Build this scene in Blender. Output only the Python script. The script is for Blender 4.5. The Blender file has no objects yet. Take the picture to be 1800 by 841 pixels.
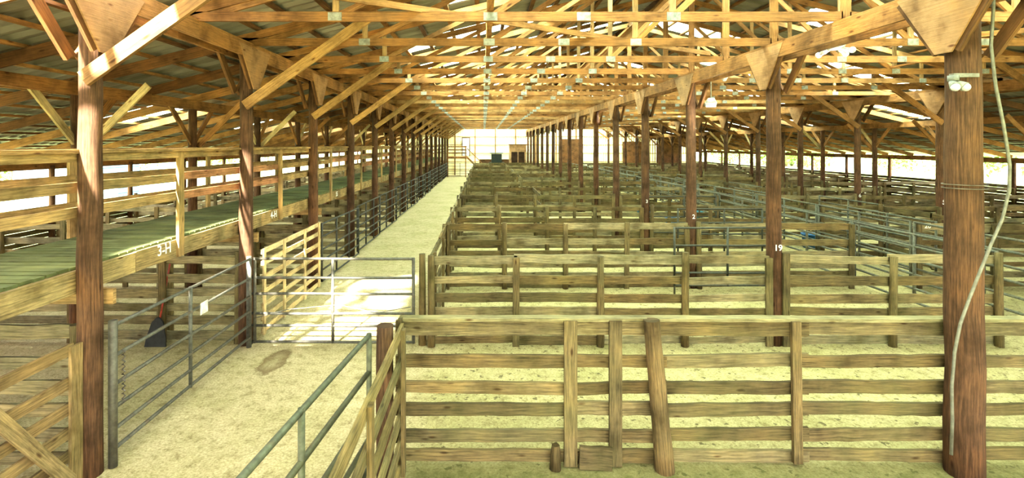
import bpy, math, random
from mathutils import Vector, Matrix
random.seed(7)
R=random.random
def U(a,b): return a+(b-a)*R()
S=3.67; Y1=5.59; NB=15
XL=-4.3; XM=5.25; XR=14.8; XLL=-7.35; XRR=18.3; XOL=-14.0; XOR=24.8; YB=61.0; YF=-4.5
ROWS=[Y1+S*k for k in range(-2,NB+1)]
def roofz(x): return 8.0-abs(x-XM)*0.25

# ---------------------------------------------------------------- materials
def newmat(n):
    m=bpy.data.materials.new(n); m.use_nodes=True
    nt=m.node_tree; nt.nodes.clear()
    o=nt.nodes.new('ShaderNodeOutputMaterial'); p=nt.nodes.new('ShaderNodeBsdfPrincipled')
    nt.links.new(p.outputs[0],o.inputs[0]); return m,nt,p,o
def N(nt,t,**k):
    n=nt.nodes.new(t)
    for a,b in k.items(): setattr(n,a,b)
    return n
def ramp(nt,src,stops):
    r=N(nt,'ShaderNodeValToRGB'); e=r.color_ramp.elements
    e[0].position=stops[0][0]; e[0].color=(*stops[0][1],1)
    e[1].position=stops[-1][0]; e[1].color=(*stops[-1][1],1)
    for s in stops[1:-1]:
        q=e.new(s[0]); q.color=(*s[1],1)
    nt.links.new(src,r.inputs[0]); return r.outputs[0]
def mul(nt,a,b,f=1.0,mode='MULTIPLY'):
    m=N(nt,'ShaderNodeMix',data_type='RGBA',blend_type=mode)
    if isinstance(f,float): m.inputs[0].default_value=f
    else: nt.links.new(f,m.inputs[0])
    for i,v in ((6,a),(7,b)):
        if isinstance(v,tuple): m.inputs[i].default_value=(*v,1)
        else: nt.links.new(v,m.inputs[i])
    return m.outputs[2]
def noise(nt,vec,scale,detail=4,rough=.6):
    n=N(nt,'ShaderNodeTexNoise'); n.inputs['Scale'].default_value=scale
    n.inputs['Detail'].default_value=detail; n.inputs['Roughness'].default_value=rough
    nt.links.new(vec,n.inputs['Vector']); return n.outputs['Fac']
def g(v): return (v,v,v)
def wood_mat(name,rough=.85,lo=.45,hi=1.35,moss=0.0,knots=True):
    m,nt,p,o=newmat(name)
    at=N(nt,'ShaderNodeVertexColor',layer_name='Col')
    tc=N(nt,'ShaderNodeTexCoord')
    mp=N(nt,'ShaderNodeMapping'); mp.inputs['Scale'].default_value=(1.2,22,1); nt.links.new(tc.outputs['UV'],mp.inputs[0])
    g1=noise(nt,mp.outputs[0],2.2,7,.7)
    c=mul(nt,at.outputs[0],ramp(nt,g1,[(.30,g(lo)),(.5,g(.95)),(.72,g(hi))]))
    g2=noise(nt,tc.outputs['Object'],1.9,4)
    c=mul(nt,c,ramp(nt,g2,[(.32,(.5,.47,.42)),(.5,(.95,.95,.95)),(.7,(1.35,1.28,1.15))]))
    if knots:
        v=N(nt,'ShaderNodeTexVoronoi'); v.inputs['Scale'].default_value=1.0
        mk=N(nt,'ShaderNodeMapping'); mk.inputs['Scale'].default_value=(2.2,7,1); nt.links.new(tc.outputs['UV'],mk.inputs[0])
        nt.links.new(mk.outputs[0],v.inputs['Vector'])
        c=mul(nt,c,ramp(nt,v.outputs['Distance'],[(.05,(.35,.25,.2)),(.14,g(1))]))
    if moss>0:
        g3=noise(nt,tc.outputs['Object'],.9,5)
        f=ramp(nt,g3,[(.42,g(0)),(.65,g(moss))])
        c=mul(nt,c,(.14,.155,.05),f,'MIX')
    nt.links.new(c,p.inputs['Base Color']); p.inputs['Roughness'].default_value=rough
    p.inputs['Specular IOR Level'].default_value=.25
    b=N(nt,'ShaderNodeBump'); b.inputs['Strength'].default_value=.7; b.inputs['Distance'].default_value=.01
    nt.links.new(g1,b.inputs['Height']); nt.links.new(b.outputs[0],p.inputs['Normal'])
    return m
M_WOOD=wood_mat('rough_sawn_fence_wood',lo=.3,hi=1.7,moss=.2)
M_TIMBER=wood_mat('roof_timber',.75,.45,1.4)
M_POST=wood_mat('round_pole_wood',.8,.3,1.9)
M_PLY=wood_mat('plywood',.75,.75,1.2)
M_DECK=wood_mat('deck_planks',.85,.6,1.3,moss=.5)
def metal_mat(name,met=.1,rough=.55):
    m,nt,p,o=newmat(name)
    at=N(nt,'ShaderNodeVertexColor',layer_name='Col'); tc=N(nt,'ShaderNodeTexCoord')
    g1=noise(nt,tc.outputs['Object'],14,4)
    c=mul(nt,at.outputs[0],ramp(nt,g1,[(.3,g(.6)),(.7,g(1.4))]))
    g2=noise(nt,tc.outputs['Object'],5,5)
    c=mul(nt,c,(.12,.06,.025),ramp(nt,g2,[(.58,g(0)),(.72,g(.6))]),'MIX')
    nt.links.new(c,p.inputs['Base Color']); p.inputs['Roughness'].default_value=rough; p.inputs['Metallic'].default_value=met
    return m
M_PIPE=metal_mat('painted_pipe_steel')
M_PAINT=metal_mat('painted_surface',0,.5)
# roof sheet
def roof_mat():
    m,nt,p,o=newmat('corrugated_roof_metal'); tc=N(nt,'ShaderNodeTexCoord')
    mp=N(nt,'ShaderNodeMapping'); mp.inputs['Scale'].default_value=(.25,1.2,1); nt.links.new(tc.outputs['Object'],mp.inputs[0])
    g1=noise(nt,mp.outputs[0],1.5,5)
    c=ramp(nt,g1,[(.3,(.15,.13,.105)),(.55,(.28,.26,.225)),(.8,(.42,.41,.37))])
    nt.links.new(c,p.inputs['Base Color']); p.inputs['Roughness'].default_value=.45; p.inputs['Metallic'].default_value=.3
    return m
M_ROOF=roof_mat()
def sky_mat():
    m,nt,p,o=newmat('fibreglass_skylight'); tc=N(nt,'ShaderNodeTexCoord')
    g1=noise(nt,tc.outputs['Object'],1.5,4)
    c=ramp(nt,g1,[(.3,(.62,.97,.76)),(.7,(.92,1,.92))])
    t=N(nt,'ShaderNodeBsdfTranslucent'); nt.links.new(c,t.inputs[0])
    nt.links.new(t.outputs[0],o.inputs[0]); return m
M_SKYL=sky_mat()
def backwall_mat():
    m,nt,p,o=newmat('ribbed_wall_metal'); tc=N(nt,'ShaderNodeTexCoord')
    g1=noise(nt,tc.outputs['Object'],.8,4)
    c=ramp(nt,g1,[(.3,(.80,.76,.48)),(.7,(.94,.92,.72))])
    nt.links.new(c,p.inputs['Base Color']); p.inputs['Roughness'].default_value=.6
    return m
M_WALL=backwall_mat()
def floor_mat():
    m,nt,p,o=newmat('sawdust_floor'); tc=N(nt,'ShaderNodeTexCoord'); ob=tc.outputs['Object']
    fine=noise(nt,ob,32,6,.8); mid=noise(nt,ob,6,6,.75); big=noise(nt,ob,.8,4)
    c=ramp(nt,fine,[(.32,(.20,.145,.075)),(.44,(.50,.41,.255)),(.56,(.64,.55,.37)),(.70,(.78,.70,.51))])
    c=mul(nt,c,ramp(nt,mid,[(.34,(.58,.54,.44)),(.47,(.92,.90,.85)),(.62,(1.06,1.05,1.02))]))
    c=mul(nt,c,ramp(nt,big,[(.35,(.82,.84,.71)),(.6,(1.0,1.0,.96))]))
    # droppings / dark litter, only right of the aisle
    sx=N(nt,'ShaderNodeSeparateXYZ'); nt.links.new(ob,sx.inputs[0])
    mr=N(nt,'ShaderNodeMapRange'); mr.inputs[1].default_value=-1.1; mr.inputs[2].default_value=-.7; nt.links.new(sx.outputs[0],mr.inputs[0])
    sp=noise(nt,ob,9,3,.6)
    spm=ramp(nt,sp,[(.60,g(0)),(.65,g(.85))])
    fm=mul(nt,spm,mr.outputs[0])
    c=mul(nt,c,(.12,.09,.04),fm,'MIX')
    c=mul(nt,c,(.86,.88,.76),mr.outputs[0])
    # green-brown damp floor in the nearest pen
    mr2=N(nt,'ShaderNodeMapRange'); mr2.inputs[1].default_value=6.1; mr2.inputs[2].default_value=5.5; nt.links.new(sx.outputs[1],mr2.inputs[0])
    f2=mul(nt,mul(nt,mr2.outputs[0],mr.outputs[0]),ramp(nt,mid,[(.35,g(.95)),(.65,g(.6))]))
    c=mul(nt,c,(.15,.155,.045),f2,'MIX')
    # wet ring on the aisle
    mp=N(nt,'ShaderNodeMapping'); mp.inputs['Location'].default_value=(3.48*2.6,-8.5*1.1,0); mp.inputs['Scale'].default_value=(2.6,1.1,1); nt.links.new(ob,mp.inputs[0])
    ln=N(nt,'ShaderNodeVectorMath',operation='LENGTH'); nt.links.new(mp.outputs[0],ln.inputs[0])
    ad=N(nt,'ShaderNodeMath',operation='ADD'); nt.links.new(ln.outputs['Value'],ad.inputs[0])
    n3=noise(nt,ob,4,4); sc=N(nt,'ShaderNodeMath',operation='MULTIPLY'); nt.links.new(n3,sc.inputs[0]); sc.inputs[1].default_value=.6; nt.links.new(sc.outputs[0],ad.inputs[1])
    rg=ramp(nt,ad.outputs[0],[(.45,g(.3)),(.78,g(.8)),(.92,g(0))])
    c=mul(nt,c,(.17,.11,.045),rg,'MIX')
    nt.links.new(c,p.inputs['Base Color']); p.inputs['Roughness'].default_value=.95
    b=N(nt,'ShaderNodeBump'); b.inputs['Strength'].default_value=.8; b.inputs['Distance'].default_value=.03
    nt.links.new(fine,b.inputs['Height']); nt.links.new(b.outputs[0],p.inputs['Normal'])
    return m
M_FLOOR=floor_mat()
def simple_noise_mat(name,a,b,scale,rough=.9):
    m,nt,p,o=newmat(name); tc=N(nt,'ShaderNodeTexCoord')
    c=ramp(nt,noise(nt,tc.outputs['Object'],scale,5),[(.3,a),(.7,b)])
    nt.links.new(c,p.inputs['Base Color']); p.inputs['Roughness'].default_value=rough; return m
M_GRASS=simple_noise_mat('grass',(.20,.28,.10),(.42,.48,.24),.6)
M_LEAF=simple_noise_mat('foliage',(.10,.22,.04),(.26,.38,.10),1.3)
M_RUB=simple_noise_mat('black_rubber',(.012,.012,.012),(.03,.03,.03),9,.7)
M_WHITE=simple_noise_mat('white_paint',(.7,.7,.68),(.85,.85,.82),8,.6)
def lampm():
    m,nt,p,o=newmat('lamp_glass'); p.inputs['Base Color'].default_value=(.5,.5,.46,1)
    p.inputs['Emission Color'].default_value=(1,.95,.85,1); p.inputs['Emission Strength'].default_value=.1; return m
M_LAMP=lampm()

# ---------------------------------------------------------------- mesh builder
class MB:
    def __init__(s): s.v=[];s.f=[];s.uv=[];s.c=[];s.sm=[];s.mi=[]
    def face(s,idx,uvs,col,smooth=False,mi=0):
        s.f.append(idx); s.uv.extend(uvs); s.c.extend([col]*len(idx)); s.sm.append(smooth); s.mi.append(mi)
    def sweep(s,pts,secs,up,col,smooth=False,mi=0,caps=True):
        pts=[Vector(p) for p in pts]; up=Vector(up); n=len(pts); base=len(s.v); k=len(secs[0])
        ou,ov=U(0,40),U(0,40); L=[0]
        for i in range(1,n): L.append(L[-1]+(pts[i]-pts[i-1]).length)
        for i in range(n):
            t=(pts[min(i+1,n-1)]-pts[max(i-1,0)]).normalized()
            sd=t.cross(up)
            if sd.length<1e-4: sd=t.cross(Vector((1,0,0)))
            if sd.length<1e-4: sd=t.cross(Vector((0,1,0)))
            sd.normalize(); nn=sd.cross(t)
            for a,b in secs[i]: s.v.append(tuple(pts[i]+sd*a+nn*b))
        per=[0]
        for j in range(k):
            a=secs[0][j]; b=secs[0][(j+1)%k]; per.append(per[-1]+math.hypot(a[0]-b[0],a[1]-b[1]))
        for i in range(n-1):
            for j in range(k):
                j2=(j+1)%k; b0=base+i*k; b1=b0+k
                s.face((b0+j,b0+j2,b1+j2,b1+j),[(ou+L[i],ov+per[j]),(ou+L[i],ov+per[j+1]),(ou+L[i+1],ov+per[j+1]),(ou+L[i+1],ov+per[j])],col,smooth,mi)
        if caps:
            for ring,rev in ((0,True),(n-1,False)):
                ids=[base+ring*k+j for j in range(k)]
                uv=[(ou+secs[ring][j][0],ov+secs[ring][j][1]) for j in range(k)]
                if rev: ids=ids[::-1]; uv=uv[::-1]
                s.face(tuple(ids),uv,tuple(q*.8 for q in col[:3])+(1,),False,mi)
    def board(s,p0,p1,w,t,col,up=(0,0,1),n=1,wob=0.,mi=0):
        p0=Vector(p0);p1=Vector(p1); pts=[p0.lerp(p1,i/n) for i in range(n+1)]; secs=[]
        for i in range(n+1):
            a=U(-wob,wob); b=U(-wob,wob); h=w/2; q=t/2
            secs.append([(-q,-h+a),(q,-h+a),(q,h+b),(-q,h+b)])
        s.sweep(pts,secs,up,jit(col),False,mi)
    def cyl(s,p0,p1,r0,r1,col,k=10,n=1,wob=0.,mi=0,bend=0.):
        p0=Vector(p0);p1=Vector(p1); pts=[];secs=[]
        for i in range(n+1):
            q=p0.lerp(p1,i/n)
            if 0<i<n and bend: q=q+Vector((U(-bend,bend),U(-bend,bend),0))
            r=r0+(r1-r0)*i/n
            pts.append(q); secs.append([( (r+U(-wob,wob))*math.cos(2*math.pi*j/k),(r+U(-wob,wob))*math.sin(2*math.pi*j/k)) for j in range(k)])
        s.sweep(pts,secs,(0,0,1) if abs((p1-p0).normalized().z)<.95 else (0,1,0),jit(col,.08),True,mi)
    def tube(s,pts,r,col,k=8,mi=0,up=(0,0,1)):
        s.sweep(pts,[[(r*math.cos(2*math.pi*j/k),r*math.sin(2*math.pi*j/k)) for j in range(k)] for _ in pts],up,jit(col,.05),True,mi)
    def poly(s,pts,col,thick_dir,mi=0):
        b=len(s.v); n=len(pts); d=Vector(thick_dir); col=jit(col,.1); o=U(0,30)
        for p in pts: s.v.append(tuple(Vector(p)))
        for p in pts: s.v.append(tuple(Vector(p)+d))
        uv=[(p[1]+p[0]+o,p[2]+o) for p in pts]
        s.face(tuple(range(b,b+n)),uv,col,False,mi); s.face(tuple(range(b+2*n-1,b+n-1,-1)),uv[::-1],col,False,mi)
        for i in range(n):
            j=(i+1)%n; s.face((b+i,b+n+i,b+n+j,b+j),[uv[i],uv[i],uv[j],uv[j]],col,False,mi)
    def obj(s,name,mats,parent=None):
        me=bpy.data.meshes.new(name); me.from_pydata(s.v,[],s.f)
        if not isinstance(mats,(list,tuple)): mats=[mats]
        for m in mats: me.materials.append(m)
        uvl=me.uv_layers.new(name='UVMap'); uvl.data.foreach_set('uv',[x for q in s.uv for x in q])
        ca=me.color_attributes.new('Col','FLOAT_COLOR','CORNER'); ca.data.foreach_set('color',[x for q in s.c for x in q])
        me.polygons.foreach_set('use_smooth',s.sm); me.polygons.foreach_set('material_index',s.mi); me.update()
        ob=bpy.data.objects.new(name,me); bpy.context.scene.collection.objects.link(ob)
        if parent: ob.parent=parent
        return ob
def jit(c,a=.2):
    k=1+U(-a,a); h=U(-.05,.05)
    return (c[0]*k*(1+h),c[1]*k,c[2]*k*(1-h),1)
C_FENCE=(.15,.108,.052); C_FGREY=(.24,.195,.115); C_TIM=(.31,.155,.060); C_TIM2=(.155,.075,.032); C_POST=(.10,.050,.026)
C_PLY=(.38,.22,.115); C_PIPE=(.09,.085,.068); C_PALE=(.55,.43,.24); C_DECK=(.17,.20,.095); C_DARK=(.06,.03,.018); C_RAIL=(.32,.205,.095)

# ---------------------------------------------------------------- shell
b=MB(); b.v=[(XOL,YF,0),(XOR,YF,0),(XOR,YB,0),(XOL,YB,0)]; b.face((0,1,2,3),[(0,0)]*4,(1,1,1,1)); b.obj('floor',M_FLOOR)
b=MB(); b.v=[(-160,-60,-.05),(170,-60,-.05),(170,220,-.05),(-160,220,-.05)]; b.face((0,1,2,3),[(0,0)]*4,(1,1,1,1)); b.obj('ground',M_GRASS)
# roof sheets: corrugated metal with rows of fibreglass skylight sheets, plus added fill rows
SKY_A=[14.1+7.34*k for k in range(0,7)]
SKY_FILL_NEAR=[-1.2,2.6,6.6,10.4]  # extra rows above the frame, added for more top light
SKY_FILL_FAR=[17.8+7.34*k for k in range(0,6)]+[57.2,59.4]  # extra deeper rows added to brighten the pens, last ones the back wall
def sky_at(x,y):
    if 2.2<y<6.4 and -5.4<x<-3.5: return 2  # unseen roof opening, placed to throw the sun patch on the aisle
    for sy in SKY_A:
        if abs(y-sy)<.6 and any(a<x<c for a,c in ((-10.2,-8.0),(-2.2,1.8),(8.8,12),(15.5,18.8))): return 1
    for sy in SKY_FILL_NEAR:
        if abs(y-sy)<.55 and any(a<x<c for a,c in ((-.8,XM-.2),(XM+.2,10.2))): return 1
    for sy in SKY_FILL_FAR:
        if abs(y-sy)<.65 and any(a<x<c for a,c in ((-2.2,XM-.2),(XM+.2,8.8),(12,15.5))): return 1
    return 0
roofL,roofR,skyl=MB(),MB(),MB()
def roof_part(xs,bm):
    dy=.0475; ny=int((YB-YF+.6)/dy)
    for i in range(len(xs)-1):
        xa,xc=xs[i],xs[i+1]; xm=(xa+xc)/2; last=None
        for j in range(ny):
            y0=YF-.3+j*dy; y1=y0+dy; t=sky_at(xm,(y0+y1)/2)
            if t==2: continue
            m=skyl if t==1 else bm
            q=[(xa,y0),(xc,y0),(xc,y1),(xa,y1)]; bs=len(m.v)
            for x,y in q: m.v.append((x,y,roofz(x)+.12+.024*math.sin(2*math.pi*y/.285)))
            m.face((bs,bs+1,bs+2,bs+3),[(0,0)]*4,(1,1,1,1),True)
roof_part([-14.8,-10.2,-8.0,-5.4,-3.5,-2.2,-.8,1.8,XM-.2,XM],roofL)
roof_part([XM,XM+.2,8.8,10.2,12,15.5,18.8,25.6],roofR)
roofL.obj('roof_sheet_left',M_ROOF); roofR.obj('roof_sheet_right',M_ROOF); skyl.obj('skylight_panels',M_SKYL)
# purlins
b=MB()
x=XOL
while x<XOR:
    if abs(x-XM)>.15:
        z=roofz(x)+.045
        ys=[YF-.2]+[YF+ 12*k for k in range(1,6)]+[YB-.1]
        for i in range(len(ys)-1):
            if i==0 and -5.4<x<-3.5:  # purlins broken to keep the added sun opening clear
                b.board((x,ys[0],z),(x,2.15,z),.05,.10,C_TIM2); b.board((x,6.45,z),(x,ys[1],z),.05,.10,C_TIM2); continue
            b.board((x,ys[i],z),(x,ys[i+1],z),.05,.10,C_TIM2 if R()<.7 else C_TIM)
    x+=.66
b.obj('roof_purlins',M_TIMBER)
b=MB(); b.board((XM,YF+.1,7.9),(XM,YB-.1,7.9),.25,.05,C_TIM2); b.obj('ridge_beam',M_TIMBER)
# longitudinal beams
def beam(x,zt,h,off):
    b=MB(); ys=[YF+.1]+[Y1+S*k+S/2 for k in range(0,NB,1)]+[YB-.1]
    for o in off:
        for i in range(len(ys)-1): b.board((x+o,ys[i],zt-h/2),(x+o,ys[i+1],zt-h/2+U(-.006,.006)),h,.045,C_TIM)
    return b.obj('roof_beam',M_TIMBER)
beam(XL,5.42,.27,(-.15,.15)); beam(XM,5.38,.27,(-.17,.17)); beam(XR,5.42,.27,(-.15,.15))
beam(XLL,roofz(XLL)-.14,.22,(-.12,.12)); beam(XRR,roofz(XRR)-.14,.22,(-.12,.12))
beam(XOL,roofz(XOL)-.12,.25,(0,)); beam(XOR,roofz(XOR)-.12,.25,(0,))
# trusses
def truss(y,near):
    b=MB(); c=C_TIM if R()<.6 else (.36,.21,.095)
    for sgn in (-1,1):
        xo=XM+sgn*9.55; X=lambda t: XM+sgn*t
        b.board((X(.05),y,5.46),(X(9.7),y,5.46),.14,.04,c,n=4,wob=.004)      # bottom chord
        b.board((X(0),y,roofz(X(0))-.08),(X(9.7),y,roofz(X(9.7))-.08),.14,.04,C_TIM)  # top chord
        b.board((X(9.5),y+.05,roofz(X(9.5))-.1),(X(19.5),y+.05,roofz(X(19.5))-.1),.19,.045,C_TIM if R()<.5 else C_TIM2,n=3,wob=.004) # lean-to rafter
        vs=[2.5,5.15,7.4]
        for t in vs: b.board((X(t),y+.03,5.40),(X(t),y+.03,roofz(X(t))-.1),.09,.04,(.38,.24,.12),up=(1,0,0))
        tp=[0,2.5,5.15,7.4,9.3]
        for i in range(len(tp)-1):
            t0,t1=tp[i],tp[i+1]
            b.board((X(t0),y+.02,roofz(X(t0))-.14),(X(t1),y+.02,5.46),.09,.04,C_TIM)
        for t in vs+[3.8]:
            b.board((X(t)-.1,y-.025,5.46),(X(t)+.1,y-.025,5.46),.12,.004,(.26,.26,.24),mi=1)
    b.board((XM,y,5.3),(XM,y,7.9),.14,.04,C_TIM,up=(1,0,0))
    b.obj('roof_truss',[M_TIMBER,M_PIPE])
yt=Y1-2*S
k=0
while yt<YB-.5:
    truss(yt,yt<30); yt+=S/2
# bracing: long flat ties under webs
b=MB()
for x in (.1,10.3):
    b.board((x,YF+.5,5.56),(x,YB-.5,5.56),.04,.09,C_TIM)
for k in range(0,13,3):
    y=Y1+S*k
    b.board((-3.8,y,5.56),(4.9,y+5.5,5.58),.09,.04,C_TIM); b.board((5.8,y+5.5,5.56),(14.2,y,5.58),.09,.04,C_TIM)
b.obj('truss_bracing',M_TIMBER)
# posts
def post(x,y,r,top,kind,face=0):
    b=MB(); near=y<32
    b.cyl((x,y,0),(x+U(-.02,.02),y,top),r*1.08,r*.9,C_POST,k=14 if near else 8,n=9 if near else 3,wob=r*.035,bend=.008)
    if kind in('main',):
        fx=x+face*(r+.055)
        b.poly([(fx,y-.62,5.34),(fx,y+.62,5.34),(fx,y+.10,4.60),(fx,y-.10,4.60)],C_PLY,(face*.02,0,0),1)
        fx2=x-face*(r+.055)
        for d in(-1,1): b.board((fx2,y+d*.06,4.55),(fx2,y+d*.75,5.38),.14,.045,C_TIM2,up=(0,0,1),mi=2)
        for d in(-1,1): b.board((fx-face*.03,y+d*.12,4.62),(fx-face*.03,y+d*.62,5.3),.09,.04,C_TIM2,up=(0,0,1),mi=2)
    if kind=='side':
        for d in(-1,1): b.board((x,y+d*.05,top-1.0),(x,y+d*.95,top-.1),.13,.045,C_TIM if R()<.5 else C_PALE,mi=2)
        s=1 if x<0 else -1
        b.board((x,y+.14,top-1.15),(x+s*1.2,y+.14,top+.05),.13,.045,C_PALE if R()<.4 else C_TIM,mi=2)
    if x==XL and kind=='main': b.board((x+.05,y-.15,4.30),(x+2.25,y-.15,5.86),.17,.05,(.40,.235,.10) if y>6 else (.26,.14,.06),mi=2)
    if x==XR and kind=='main': b.board((x-.05,y-.15,4.30),(x-2.25,y-.15,5.86),.17,.05,C_TIM,mi=2)
    return b.obj('roof_post',[M_POST,M_PLY,M_TIMBER])
posts={}
for k,y in enumerate(ROWS):
    i=k-2
    posts[('L',i)]=post(XL,y,.118,5.3,'main',1)
    posts[('M',i)]=post(XM,y,.165 if i==0 else .125,5.3,'main',-1)
    posts[('R',i)]=post(XR,y,.12,5.3,'main',-1)
    post(XLL,y,.11,roofz(XLL)-.2,'side'); post(XRR,y,.11,roofz(XRR)-.2,'side')
    post(XOL,y,.09,roofz(XOL)-.25,'edge'); post(XOR,y,.09,roofz(XOR)-.25,'edge')
# ---------------------------------------------------------------- fences
ZR=[.10,.33,.60,.85,1.16,1.54]
def fence(A,B,sp,name='pen_fence',zs=ZR,col=C_FENCE,detail=1,side=-1,posts_at=None,h=1.62):
    A=Vector((A[0],A[1],0));B=Vector((B[0],B[1],0)); L=(B-A).length; d=(B-A)/L; nrm=Vector((-d.y,d.x,0))*side
    n=max(1,round(L/sp)); ts=posts_at or [L*i/n for i in range(n+1)]
    b=MB(); cuts=[0]+[t for t in ts if .3<t<L-.3]+[L]
    for z in zs:
        i=0
        while i<len(cuts)-1:
            j=min(len(cuts)-1,i+(2 if R()<.5 else 1)); a,c=cuts[i],cuts[j]
            zz=z+U(-.025,.025); zz2=z+U(-.025,.025); w=U(.12,.165)
            cc=col if R()<.6 else C_FGREY
            b.board(A+d*(a-.03)+Vector((0,0,zz)),A+d*(c+.03)+Vector((0,0,zz2)),w,.04,cc,n=(max(2,int((c-a)/.28)) if detail else 1),wob=.009 if detail else 0)
            i=j
    for t in ts:
        hh=h+U(-.05,.07); p=A+d*t+nrm*.075
        if R()<.45: b.cyl(p,p+Vector((U(-.03,.03),0,hh)),.07,.06,C_FENCE,k=9,n=4 if detail else 1,wob=.005)
        else: b.board(p,p+Vector((U(-.02,.02),0,hh)),.05,.12,C_FENCE,up=tuple(nrm),n=3 if detail else 1,wob=.003)
    return b.obj(name,M_WOOD)
XA=-.95
# front fence (hand-built)
b=MB(); yf=5.78
cut=[XA,1.0,2.02,3.62,5.30,7.2,9.2]
for z in [.10,.33,.62,.86,1.17,1.53]:
    for i in range(len(cut)-1):
        cc=(.125,.09,.042) if R()<.7 else (.16,.12,.062)
        w=.155 if z>1.4 else U(.125,.145)
        b.board((cut[i]-.04,yf,z+U(-.02,.02)),(cut[i+1]+.04,yf+U(-.01,.01),z+U(-.02,.02)),w,.045,cc,n=10,wob=.006)
b.board((XA,yf,1.64),(9.2,yf,1.63),.035,.13,(.25,.21,.11),n=20,wob=.004)
for x0,w in((.97,.145),(1.47,.14)): b.board((x0,yf-.07,.02),(x0,yf-.07,1.64),.05,w,(.15,.11,.055),up=(0,1,0),n=5,wob=.003)
b.cyl((2.0,yf-.13,0),(1.86,yf-.11,1.66),.105,.085,(.16,.105,.05),k=14,n=7,wob=.006)
b.board((3.5,yf-.07,.05),(3.48,yf-.07,1.63),.05,.10,(.12,.085,.042),up=(0,1,0),n=4,wob=.003)
b.board((7.2,yf-.07,.05),(7.2,yf-.07,1.63),.05,.10,(.12,.085,.042),up=(0,1,0),n=4,wob=.003)
b.board((XA+.02,yf-.06,.02),(XA+.02,yf-.06,1.66),.06,.05,C_FENCE,up=(0,1,0))
b.board((1.06,yf-.12,.14),(1.42,yf-.12,.13),.26,.04,(.11,.08,.04),n=3,wob=.01)
b.cyl((.80,yf-.1,0),(.80,yf-.08,.26),.07,.05,(.09,.06,.03),k=9,n=2,wob=.01)
b.obj('pen_fence',M_WOOD)
for i in range(1,15):
    y=Y1+S*i-.05
    fence((XA-.05 if i>1 else XA+.02,y),(XM-.15,y),1.55,detail=i<5)
    fence((XM+.15,y),(9.2,y),1.6,detail=i<4)
    fence((10.9,y),(XR-.14,y),1.6,detail=i<4); fence((XR+.14,y),(XRR-.12,y),1.7,detail=0); fence((XRR+.15,y),(XOR-.15,y),1.7,detail=0)
    if i<14: fence((XA,y+.12),(XA,y+S-.12),1.7,name='aisle_side_fence',detail=i<5)
for i in (4,7,9,12):
    fence((2.3,Y1+S*i+.1),(2.3,Y1+S*(i+1)-.15),1.7,name='pen_divider_fence',detail=0)
for i in (2,5,8,11):
    fence((12.9,Y1+S*i+.1),(12.9,Y1+S*(i+1)-.15),1.7,name='pen_divider_fence',detail=0)
# left pens under the catwalk
for i in range(0,15):
    y=Y1+S*i+.12
    fence((XOL+.2,y),(XLL-.15,y),1.7,detail=0,col=C_FGREY,zs=[.12,.38,.63,.88,1.15,1.5]); fence((XLL+.15,y),(XL-.16,y),1.5,detail=i<3,col=C_FGREY,zs=[.12,.38,.63,.88,1.15,1.5])
# outer kick walls
for x,nm in((XOL,'wall_left'),(XOR,'wall_right')):
    b=MB(); s=-1 if x<0 else 1
    for k in range(8 if s<0 else 11):
        z=.08+k*.155; y=YF
        while y<YB-.3:
            b.board((x+s*.12,y,z),(x+s*.12,min(y+S-.01,YB-.05),z),.145,.03,C_FGREY if R()<.5 else C_FENCE); y+=S
    b.obj(nm,M_WOOD)
# ---------------------------------------------------------------- pipe gates
def pipe_gate(A,B,zs,r=.022,ups=(0,.5,1),col=C_PIPE,name='pipe_gate',zt=None):
    b=MB(); A=Vector((A[0],A[1],0));B=Vector((B[0],B[1],0))
    for z in zs: b.tube([A+Vector((0,0,z)),A.lerp(B,.33)+Vector((0,0,z+U(-.008,.008))),A.lerp(B,.66)+Vector((0,0,z+U(-.008,.008))),B+Vector((0,0,z))],r,col)
    for u in ups:
        p=A.lerp(B,u); rr=r*1.15
        b.tube([p+Vector((0,0,zs[0]-.02)),p+Vector((0,0,zs[-1]+.02))],rr,col,up=(0,1,0))
    return b
GZ=[.12,.40,.64,.92,1.25,1.58]
b=pipe_gate((XL+.17,Y1+.12),(XL+.17,Y1+S-.2),[.20,.42,.66,.92,1.24,1.58],.022,ups=(0,.45,1))
b.cyl((XL+.16,Y1+.13,0.0),(XL+.16,Y1+.13,1.64),.045,.045,C_PIPE)
for i in range(11):   # chain
    z=1.28-.055*i; b.tube([(XL+.21,Y1+.2+(.012 if i%2 else 0),z),(XL+.235,Y1+.22,z-.03),(XL+.21,Y1+.2,z-.06)],.008,(.1,.08,.07),k=5)
G1=b.obj('pipe_gate',M_PIPE)
b=MB(); b.poly([(XL+.20,Y1+1.82,1.30),(XL+.20,Y1+2.02,1.30),(XL+.20,Y1+2.02,1.13),(XL+.20,Y1+1.82,1.13)],(.7,.7,.66),(.004,0,0)); b.obj('paper_tag',M_PAINT,G1)
b=pipe_gate((XL+.14,Y1+S-.08),(-1.24,Y1+S-.10),[.07,.36,.58,.93,1.22,1.56],.025,ups=(.02,.5,.995))
b.cyl((XL+.13,Y1+S-.16,0.0),(XL+.13,Y1+S-.16,1.62),.045,.045,C_PIPE)
b.tube([(XL+.2,Y1+S-.1,.5),(-3.5,Y1+S-.12,.66),(-2.6,Y1+S-.1,.74),(-1.9,Y1+S-.12,.60),(-1.3,Y1+S-.1,.70)],.007,(.12,.12,.1))
b.obj('pipe_gate',M_PIPE)
b=MB(); b.cyl((-1.10,Y1+S-.05,0),(-1.10,Y1+S-.05,1.64),.065,.055,C_FENCE,n=4,wob=.005); b.obj('gate_post',M_WOOD)
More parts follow.
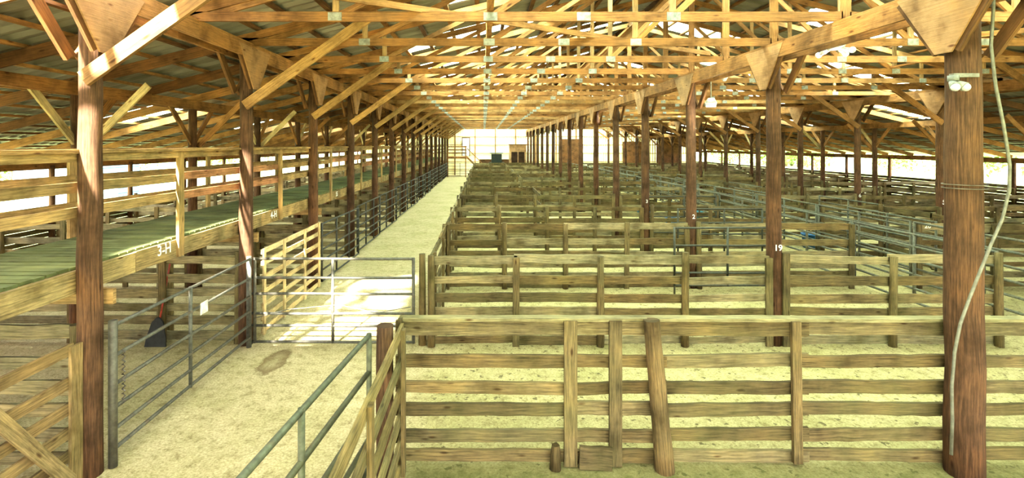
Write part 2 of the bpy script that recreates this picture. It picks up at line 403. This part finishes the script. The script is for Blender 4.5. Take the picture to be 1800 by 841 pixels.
# pale timber gate in the sun
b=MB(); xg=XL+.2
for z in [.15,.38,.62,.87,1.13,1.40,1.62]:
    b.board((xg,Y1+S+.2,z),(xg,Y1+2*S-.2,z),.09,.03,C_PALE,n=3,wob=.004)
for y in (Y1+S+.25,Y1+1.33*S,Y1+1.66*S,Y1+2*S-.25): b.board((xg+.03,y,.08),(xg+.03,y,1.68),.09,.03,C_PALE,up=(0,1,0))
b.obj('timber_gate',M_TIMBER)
for i in range(2,14):
    o=U(0,.15); b=pipe_gate((XL+.17,Y1+S*i+.15),(XL+.17+o,Y1+S*(i+1)-.2),GZ,.024,ups=(0,.35,.7,1),col=(.05,.05,.042)); b.obj('pipe_gate',M_PIPE)
b=pipe_gate((XL+.2,Y1+S*14),(XA-.2,Y1+S*14),GZ); b.obj('pipe_gate',M_PIPE)
# foreground open gate (pipe) + timber gate beside it
b=MB(); P0=Vector((-1.19,5.32,0)); P1=Vector((-1.52,2.3,0))
for z in [.25,.55,.85,1.24,1.62]: b.tube([P0+Vector((0,0,z)),P1+Vector((0,0,z))],.026,(.085,.09,.055))
for u in (0,.50,1): b.tube([P0.lerp(P1,u)+Vector((0,0,.2)),P0.lerp(P1,u)+Vector((0,0,1.64))],.028,(.085,.09,.055),up=(0,1,0))
b.obj('pipe_gate',M_PIPE)
b=MB(); b.cyl((-1.06,5.50,0),(-1.06,5.50,1.66),.095,.09,(.08,.048,.028),k=14,n=5,wob=.005); b.obj('gate_post',M_POST)
b=MB()
for z in [.12,.38,.66,.94,1.24,1.57]:
    b.board((-.90,5.66,z),(-.90,2.2,z+U(-.01,.01)),.115,.035,(.17,.13,.06),n=10,wob=.005)
for y in (5.5,3.9,2.4): b.board((-.86,y,.05),(-.86,y,1.62),.09,.04,C_FENCE,up=(0,1,0))
b.obj('timber_gate',M_WOOD)
# left timber gate (near)
b=MB(); xg=XL-.02; ya,yc=5.38,2.6
for z in [.13,.36,.6,.85,1.12,1.46]: b.board((xg,ya,z),(xg,yc,z),.12,.03,(.25,.165,.08),n=5,wob=.004)
for y in (ya,4.35,yc): b.board((xg+.035,y,.05),(xg+.035,y,1.5),.03,.15,(.26,.175,.085),up=(1,0,0),n=3,wob=.003)
b.board((xg+.07,ya-.1,.12),(xg+.07,4.4,1.3),.13,.03,(.26,.175,.085)); b.board((xg+.07,4.3,1.3),(xg+.07,yc,.15),.13,.03,(.26,.175,.085))
b.obj('timber_gate',M_WOOD)
# right pipe alley fences and panels
for x in(9.3,10.8):
    for i in range(1,14):
        b=pipe_gate((x,Y1+S*i+.02),(x,Y1+S*(i+1)-.1),[.2,.5,.8,1.1,1.4,1.66],.028,ups=(0,.5,1),col=(.11,.11,.08)); b.obj('pipe_fence_panel',M_PIPE)
for x0,x1,y in((4.55,6.85,12.2),(6.0,8.6,15.8),(6.2,8.9,19.6)):
    b=pipe_gate((x0,y),(x1,y),[.25,.55,.85,1.2,1.62],.025,ups=(0,.55,1),col=(.05,.05,.036)); 
    for u in(x0,x1): b.tube([(u,y,0),(u,y,1.6)],.025,C_PIPE,up=(0,1,0))
    b.obj('pipe_gate',M_PIPE)
for i in range(2,12):
    b=pipe_gate((11.6+1.5*(i%2),Y1+S*i+.2),(11.6+1.5*(i%2),Y1+S*(i+1)-.3),[.2,.5,.8,1.1,1.4,1.62],.024,col=(.11,.11,.08))
    b.obj('pipe_fence_panel',M_PIPE)
# ---------------------------------------------------------------- catwalk
cw=bpy.data.objects.new('catwalk',None); bpy.context.scene.collection.objects.link(cw)
CX0,CX1=-5.9,-4.47; DZ=2.27; YE=56.5
b=MB(); y=YF+.2
while y<YE:
    b.board((CX0,y,DZ-.02),(CX1,y,DZ-.02+U(-.004,.004)),.035,.128,C_DECK,up=(0,0,1)); y+=.15
b.obj('deck_planks',M_DECK,cw)
b=MB(); ys=[YF+S*k for k in range(0,17)]
for i in range(len(ys)-1):
    if ys[i+1]>YE+2: break
    for x in(CX1+.03,CX0-.03): b.board((x,ys[i],DZ-.16),(x,ys[i+1]-.01,DZ-.16+U(-.01,.01)),.25,.045,(.30,.21,.10),n=3,wob=.004)
for k,yy in enumerate(ROWS):
    if yy>YE: break
    b.board((CX0-.15,yy+.17,DZ-.37),(CX1+.32,yy+.17,DZ-.37),.17,.05,C_RAIL)
    b.cyl((CX0+.05,yy+.28,0),(CX0+.05,yy+.28,DZ-.28),.07,.065,(.22,.17,.08),k=9)
    for x in (-5.55,-5.2,-4.85): b.board((x,yy,DZ-.11),(x,yy+S,DZ-.11),.14,.04,C_RAIL)
b.obj('catwalk_frame',M_WOOD,cw)
b=MB(); yy=Y1-2*S-S/2
while yy<YE:
    for x in(CX1+.07,CX0-.07):
        b.board((x,yy,DZ-.28),(x,yy,3.5),.13,.045,C_RAIL,up=(0,1,0))
        b.board((x,yy,3.53),(x,yy+S,3.53),.04,.14,C_RAIL)
        for z in((2.86,3.14) if x>-5 else (2.70,3.1)): b.board((x-.04*(1 if x>-5 else -1),yy,z),(x-.04*(1 if x>-5 else -1),yy+S,z+U(-.02,.02)),.115,.03,C_RAIL if R()<.7 else (.36,.17,.09),n=2,wob=.003)
        b.board((x,yy,3.46),(x,yy+S,3.46),.09,.035,C_RAIL)
    yy+=S
b.obj('catwalk_railing',M_WOOD,cw)
# ---------------------------------------------------------------- writing
def txt(s,loc,size,rot,name,parent=None,col=M_WHITE):
    cu=bpy.data.curves.new(name,'FONT'); cu.body=s; cu.size=size; cu.align_x='CENTER'; cu.align_y='CENTER'; cu.offset=.002; cu.extrude=.002
    o=bpy.data.objects.new(name,cu); o.location=loc; o.rotation_euler=rot; cu.materials.append(col)
    bpy.context.scene.collection.objects.link(o)
    if parent: o.parent=parent
H=math.pi/2
txt('3-H',(CX1+.058,7.08,2.15),.20,(H,0,H),'lettering_1',cw)
txt('4-H',(CX1+.058,10.77,2.13),.20,(H,0,H),'lettering_2',cw)
txt('55',(CX1+.058,15.4,2.12),.20,(H,0,H),'lettering_3',cw)
txt('19',(XM,Y1+S-.142,1.76),.15,(H,0,0),'number_19',posts[('M',1)])
txt('2',(XM,Y1+2*S-.142,1.80),.15,(H,0,0),'number_2',posts[('M',2)])
txt('3',(XM,Y1+3*S-.142,1.78),.15,(H,0,0),'number_3',posts[('M',3)])
txt('5',(XR,Y1+3*S-.14,1.75),.20,(H,0,0),'number_5',posts[('R',3)])
txt('6',(XR,Y1+4*S-.14,1.6),.20,(H,0,0),'number_6',posts[('R',4)])
txt('20',(11.15,Y1+2*S-.08,1.56),.17,(H,0,0),'painted_number_20')
# ---------------------------------------------------------------- shovel
b=MB(); sx,sy=-5.85,9.50
b.cyl((sx+.02,sy-.28,.45),(sx+.10,sy-.02,1.72),.016,.016,(.35,.06,.04),k=8,mi=0)
pts=[(-.02,.50),(.02,.50),(.10,.42),(.17,.16),(.19,.0),(-.19,.0),(-.17,.16),(-.10,.42)]
b.poly([(sx+.0+p[0],sy-.28-.16*(.5-p[1]),p[1]) for p in pts],(.02,.022,.03),(0,-.03,0),1)
b.obj('scoop_shovel',[M_PAINT,M_RUB])
b=MB(); b.cyl((-6.02,9.60,0),(-6.02,9.60,1.78),.10,.09,C_FGREY,n=4,wob=.004); b.obj('support_post',M_WOOD)
# tubs
def tub(x,y,r,h,col):
    b=MB(); n=16
    prof=[(r*.82,0),(r*.95,h*.9),(r*1.05,h*.92),(r*1.05,h),(r*.93,h),(r*.8,.03)]
    for rr,z in prof:
        for j in range(n): b.v.append((x+rr*math.cos(2*math.pi*j/n),y+rr*math.sin(2*math.pi*j/n),z))
    for i in range(len(prof)-1):
        for j in range(n):
            j2=(j+1)%n; b.face((i*n+j,i*n+j2,(i+1)*n+j2,(i+1)*n+j),[(0,0)]*4,(*col,1),True)
    b.face(tuple(5*n+j for j in range(n)),[(0,0)]*n,(*col,1)); b.face(tuple(range(n))[::-1],[(0,0)]*n,(*col,1))
    b.obj('water_tub',M_PAINT)
tub(7.9,21.2,.38,.55,(.02,.12,.35)); tub(9.9,24.0,.38,.5,(.02,.18,.25)); tub(8.3,26.5,.4,.5,(.02,.12,.35)); tub(11.5,17.9,.35,.5,(.02,.12,.3))
# ---------------------------------------------------------------- cable on near post
def wp(u,v,y): return (( u-850)*y/900,y,3.6-(v-255)*y/900)
b=MB(); y=Y1-.3
raw=[(1750,-60),(1746,20),(1742,80),(1750,150),(1764,220),(1775,290),(1774,335),(1762,385),(1742,430),(1722,480),(1704,525),(1688,570),(1678,620),(1673,680),(1674,740),(1672,800)]
b.tube([wp(u,v,y) for u,v in raw],.015,(.14,.13,.10),up=(0,1,0)); b.obj('electric_cable',M_PAINT)
b=MB()
for z in(3.17,3.13): b.tube([(XM+.19*math.cos(a*math.pi/8),Y1+.19*math.sin(a*math.pi/8),z) for a in range(17)],.005,(.12,.10,.08),k=5)
b.obj('wire_tie',M_PIPE,posts[('M',0)])
# ---------------------------------------------------------------- lamps
def uvs(b,c,r,col,mi,zs=1.):
    n=12;m=7; base=len(b.v)
    for i in range(m+1):
        a=math.pi*i/m
        for j in range(n): b.v.append((c[0]+r*math.sin(a)*math.cos(2*math.pi*j/n),c[1]+r*math.sin(a)*math.sin(2*math.pi*j/n),c[2]+zs*r*math.cos(a)))
    for i in range(m):
        for j in range(n):
            j2=(j+1)%n; b.face((base+i*n+j,base+(i+1)*n+j,base+(i+1)*n+j2,base+i*n+j2),[(0,0)]*4,(*col,1),True,mi)
def flood(x,y,z):
    b=MB(); b.cyl((x,y,z+.09),(x,y,z+.03),.05,.05,(.2,.2,.18)); b.cyl((x,y,z+.03),(x,y,z-.0),.015,.015,(.2,.2,.18))
    for d in(-1,1):
        b.cyl((x+d*.02,y,z+.02),(x+d*.05,y-.08,z-.04),.025,.05,(.25,.25,.23),k=14); uvs(b,(x+d*.055,y-.085,z-.045),.042,(1,1,1),1)
    b.board((x-.02,y,z+.09),(XM,y,z+.09),.04,.06,(.2,.2,.18)); b.obj('security_light',[M_PAINT,M_LAMP])
flood(5.0,5.45,4.25)
def hang(x,y,z,s=1.):
    b=MB(); b.cyl((x,y,5.4),(x,y,z+.1),.012,.012,(.3,.3,.3)); b.cyl((x,y,z+.12),(x,y,z),.07*s,.14*s,(.5,.52,.5),k=16)
    b.cyl((x,y,z),(x,y,z-.09),.13*s,.11*s,(.8,.82,.8),k=16,mi=1); b.obj('hanging_barn_light',[M_PAINT,M_LAMP])
hang(5.42,12.2,4.6)
def fixture(x,y,z):
    b=MB(); b.cyl((x,y,z+.06),(x,y,z),.16,.14,(.4,.42,.4),k=16)
    for a in range(4):
        t=a*math.pi/2+.4; b.cyl((x+.1*math.cos(t),y+.1*math.sin(t),z),(x+.26*math.cos(t),y+.26*math.sin(t),z-.05),.02,.035,(.4,.4,.38)); uvs(b,(x+.30*math.cos(t),y+.30*math.sin(t),z-.06),.055,(1,1,1),1)
    b.obj('ceiling_light_fixture',[M_PAINT,M_LAMP])
fixture(5.85,12.9,5.33); fixture(6.35,9.25,5.33); fixture(5.8,23.9,5.33)
# ---------------------------------------------------------------- end walls
def ribbed(name,Y,zb,sgn):
    b=MB(); x=XOL-.1
    while x<XOR:
        for (o,w,d) in((0,.22,0),(.22,.06,.03)):
            a=x+o;c=min(a+w,XOR); q=len(b.v)
            b.v+= [(a,Y-d*sgn,zb),(c,Y-d*sgn,zb),(c,Y-d*sgn,max(zb+.01,roofz(c))),(a,Y-d*sgn,max(zb+.01,roofz(a)))]; b.face((q,q+1,q+2,q+3),[(0,0)]*4,(1,1,1,1))
        x+=.28
    b.obj(name,M_WALL)
ribbed('wall_back',YB,0,1)
ribbed('wall_front_blocker',YF,3.0,-1)  # unseen upper wall behind the camera, added to cut frontal light
b=MB()
for z in(.6,1.6,2.6,3.6,4.6,5.6,6.6):
    hw=(8.0-z)/.25-.5; x0=max(XOL,XM-hw); x1=min(XOR,XM+hw); b.board((x0,YB-.1,z),(x1,YB-.1,z),.10,.05,C_PALE)
x=XOL+1
while x<XOR:
    b.board((x,YB-.2,0),(x,YB-.2,roofz(x)-.1),.13,.13,C_TIM,up=(0,1,0)); x+=2.4
for x,z0,z1,w in((-11,0,3.0,5.),(9.0,.8,4.3,2.6),(16.5,.5,4.,3),(20.5,.5,4,3),(-.5,0,1.9,5)): b.board((x,YB-.3,(z0+z1)/2),(x+w,YB-.3,(z0+z1)/2),z1-z0,.05,C_TIM2)
b.obj('wall_framing_back',M_TIMBER)
# booth, loft, tractor
b=MB(); by=58.0; b0=3.0
for x in(b0,b0+1.8): b.board((x,by,1.8),(x,by+2,1.8),3.6,.05,C_PLY)
b.board((b0,by,.55),(b0+1.8,by,.55),1.1,.05,C_PLY); b.board((b0,by,3.2),(b0+1.8,by,3.2),.8,.05,C_PLY)
b.board((b0,by-.03,1.15),(b0+1.8,by-.03,1.15),.1,.08,C_TIM)
for x in (b0+.1,b0+.9,b0+1.7): b.board((x,by-.01,1.1),(x,by-.01,2.8),.03,.12,C_PLY,up=(0,1,0))
b.board((b0-.1,by+1,3.65),(b0+1.9,by+1,3.65),.08,2.2,C_TIM2); b.board((b0+.1,by+.05,1.95),(b0+1.7,by+.05,1.95),1.7,.02,C_DARK)
b.obj('office_booth',M_PLY)
b=MB(); lx=-4.1; ly=57.2
b.board((lx,ly+1.4,2.17),(-1.9,ly+1.4,2.17),.2,2.8,C_TIM)
for x in(lx+.1,-2.0): b.board((x,ly,0),(x,ly,3.4),.12,.12,C_TIM,up=(0,1,0))
for z in(2.7,3.05,3.4): b.board((lx,ly,z),(-1.9,ly,z),.12,.04,C_TIM)
for i in range(10): b.board((-1.75+i*.22,ly+.5,2.1-i*.21),(-1.75+i*.22,ly+1.5,2.1-i*.21),.05,.24,C_TIM)
b.board((-1.85,ly+.4,2.2),(.3,ly+.4,.1),.2,.05,C_TIM); b.board((-1.85,ly+.4,3.2),(.3,ly+.4,1.1),.09,.05,C_TIM)
b.obj('loft_platform',M_TIMBER)
b=MB(); b.board((-2.5,YB-.35,3.35),(-1.7,YB-.35,3.35),2.1,.05,(.6,.68,.75)); b.board((-2.6,YB-.32,3.4),(-1.6,YB-.32,3.4),2.25,.05,C_TIM2); b.obj('door_1',M_PAINT)
b=MB(); tx,ty=1.5,57.7
b.board((tx,ty,1.1),(tx,ty+2.0,1.15),.7,.7,(.03,.08,.04),n=2,wob=.05)
b.board((tx,ty+1.2,2.0),(tx,ty+2.2,2.0),1.1,1.2,(.02,.035,.025)); b.board((tx,ty+1.1,2.65),(tx,ty+2.4,2.65),.08,1.5,(.04,.08,.04))
b.board((tx-.6,ty-.5,.4),(tx+.6,ty-.5,.4),.7,.4,(.02,.03,.025))
for x,yy,r in((-.75,1.7,.8),(.75,1.7,.8),(-.65,.3,.5),(.65,.3,.5)):
    b.cyl((tx+x-.15,ty+yy,r),(tx+x+.15,ty+yy,r),r,r,(.02,.02,.02),k=20,mi=1); b.cyl((tx+x-.17,ty+yy,r),(tx+x+.17,ty+yy,r),r*.5,r*.5,(.4,.32,.05),k=14)
for x in(-.25,.25): uvs(b,(tx+x,ty-.02,1.2),.09,(.9,.9,.8),0)
b.obj('tractor',[M_PAINT,M_RUB])
# ---------------------------------------------------------------- outside
def tree_mesh(seed):
    random.seed(seed); b=MB(); hgt=U(6,9)
    b.cyl((0,0,0),(U(-.3,.3),0,hgt*.7),.2,.08,(.25,.18,.1),n=4,wob=.02,mi=0)
    cl=[(U(-2,2),U(-2,2),U(1.2,hgt),U(.8,1.7)) for _ in range(26)]
    for cx,cy,cz,r in cl[:10]: b.cyl((0,0,max(.5,cz-1.6)),(cx,cy,cz),.06,.02,(.25,.18,.1),k=6)
    for cx,cy,cz,r in cl:
        for _ in range(60):
            d=Vector((random.gauss(0,1),random.gauss(0,1),random.gauss(0,1))).normalized()*r*U(.5,1); c=Vector((cx,cy,cz))+d
            a=Vector((U(-1,1),U(-1,1),U(-1,1))).normalized()*.2; e=a.cross(Vector((U(-1,1),U(-1,1),U(-1,1)))).normalized()*.13
            q=len(b.v); b.v+=[tuple(c-a),tuple(c+e),tuple(c+a),tuple(c-e)]; b.face((q,q+1,q+2,q+3),[(0,0)]*4,(1,1,1,1),False,1)
    o=b.obj('tree',[M_POST,M_LEAF]); return o
t0=tree_mesh(3); t1=tree_mesh(9); t0.location=(-34,22,-.05); t1.location=(46,40,-.05)
random.seed(5)
for k in range(44):
    o=bpy.data.objects.new('tree',(t0 if k%2 else t1).data); bpy.context.scene.collection.objects.link(o)
    left=k<18
    o.location=((U(-58,-38) if left else U(44,60)),U(15,110),-.05); o.rotation_euler=(0,0,U(0,6.28)); s=U(.8,1.3); o.scale=(s,s,s)
b=MB()
for z in range(9): b.board((-19.5,24.5,.3+z*.28),(-19.5,29,.3+z*.28),.26,.05,(.10,.20,.36))
b.board((-19.5,24.5,1.3),(-22.5,24.5,1.3),2.6,.05,(.14,.22,.32)); b.board((-19.5,29,1.3),(-22.5,29,1.3),2.6,.05,(.14,.22,.32)); b.board((-22.5,24.5,1.3),(-22.5,29,1.3),2.6,.05,(.14,.22,.32))
b.board((-21,24.2,2.68),(-21,29.3,2.72),.08,3.4,(.8,.8,.8)); b.board((-19.45,26.2,1.1),(-19.45,27.2,1.1),2.1,.04,(.4,.45,.5))
b.obj('storage_shed',M_PAINT)
# ---------------------------------------------------------------- light
w=bpy.data.worlds.new('World'); bpy.context.scene.world=w; w.use_nodes=True
bg=w.node_tree.nodes['Background']; bg.inputs[0].default_value=(1,1,.94,1); bg.inputs[1].default_value=11.5
sun=bpy.data.lights.new('sun','SUN'); sun.energy=60; sun.angle=.04; sun.color=(1,.94,.80)
so=bpy.data.objects.new('sun',sun); bpy.context.scene.collection.objects.link(so)
so.rotation_euler=Vector((1.55,7.2,-5.6)).to_track_quat('-Z','Y').to_euler()
for x,y,z,e in((5.42,12.2,4.4,60),(6.35,9.25,5.0,30),(5.8,23.9,5.0,60)):
    l=bpy.data.lights.new('lamp_light','POINT'); l.energy=e; l.shadow_soft_size=.15; l.color=(1,.93,.8)
    o=bpy.data.objects.new('lamp_light',l); o.location=(x,y,z); bpy.context.scene.collection.objects.link(o)
# ---------------------------------------------------------------- camera
cam=bpy.data.cameras.new('camera'); co=bpy.data.objects.new('camera',cam); bpy.context.scene.collection.objects.link(co)
co.location=(0,0,3.6); co.rotation_euler=(math.pi/2,0,0); cam.sensor_width=36; cam.lens=18; cam.shift_x=50/1800; cam.shift_y=-165.5/1800
cam.clip_start=.05; cam.clip_end=600; bpy.context.scene.camera=co
vs=bpy.context.scene.view_settings
vs.view_transform='Standard'
for lk in ('Medium High Contrast','Standard - Medium High Contrast','None'):
    try:
        vs.look=lk; print('look',lk); break
    except Exception: pass
vs.exposure=0.3
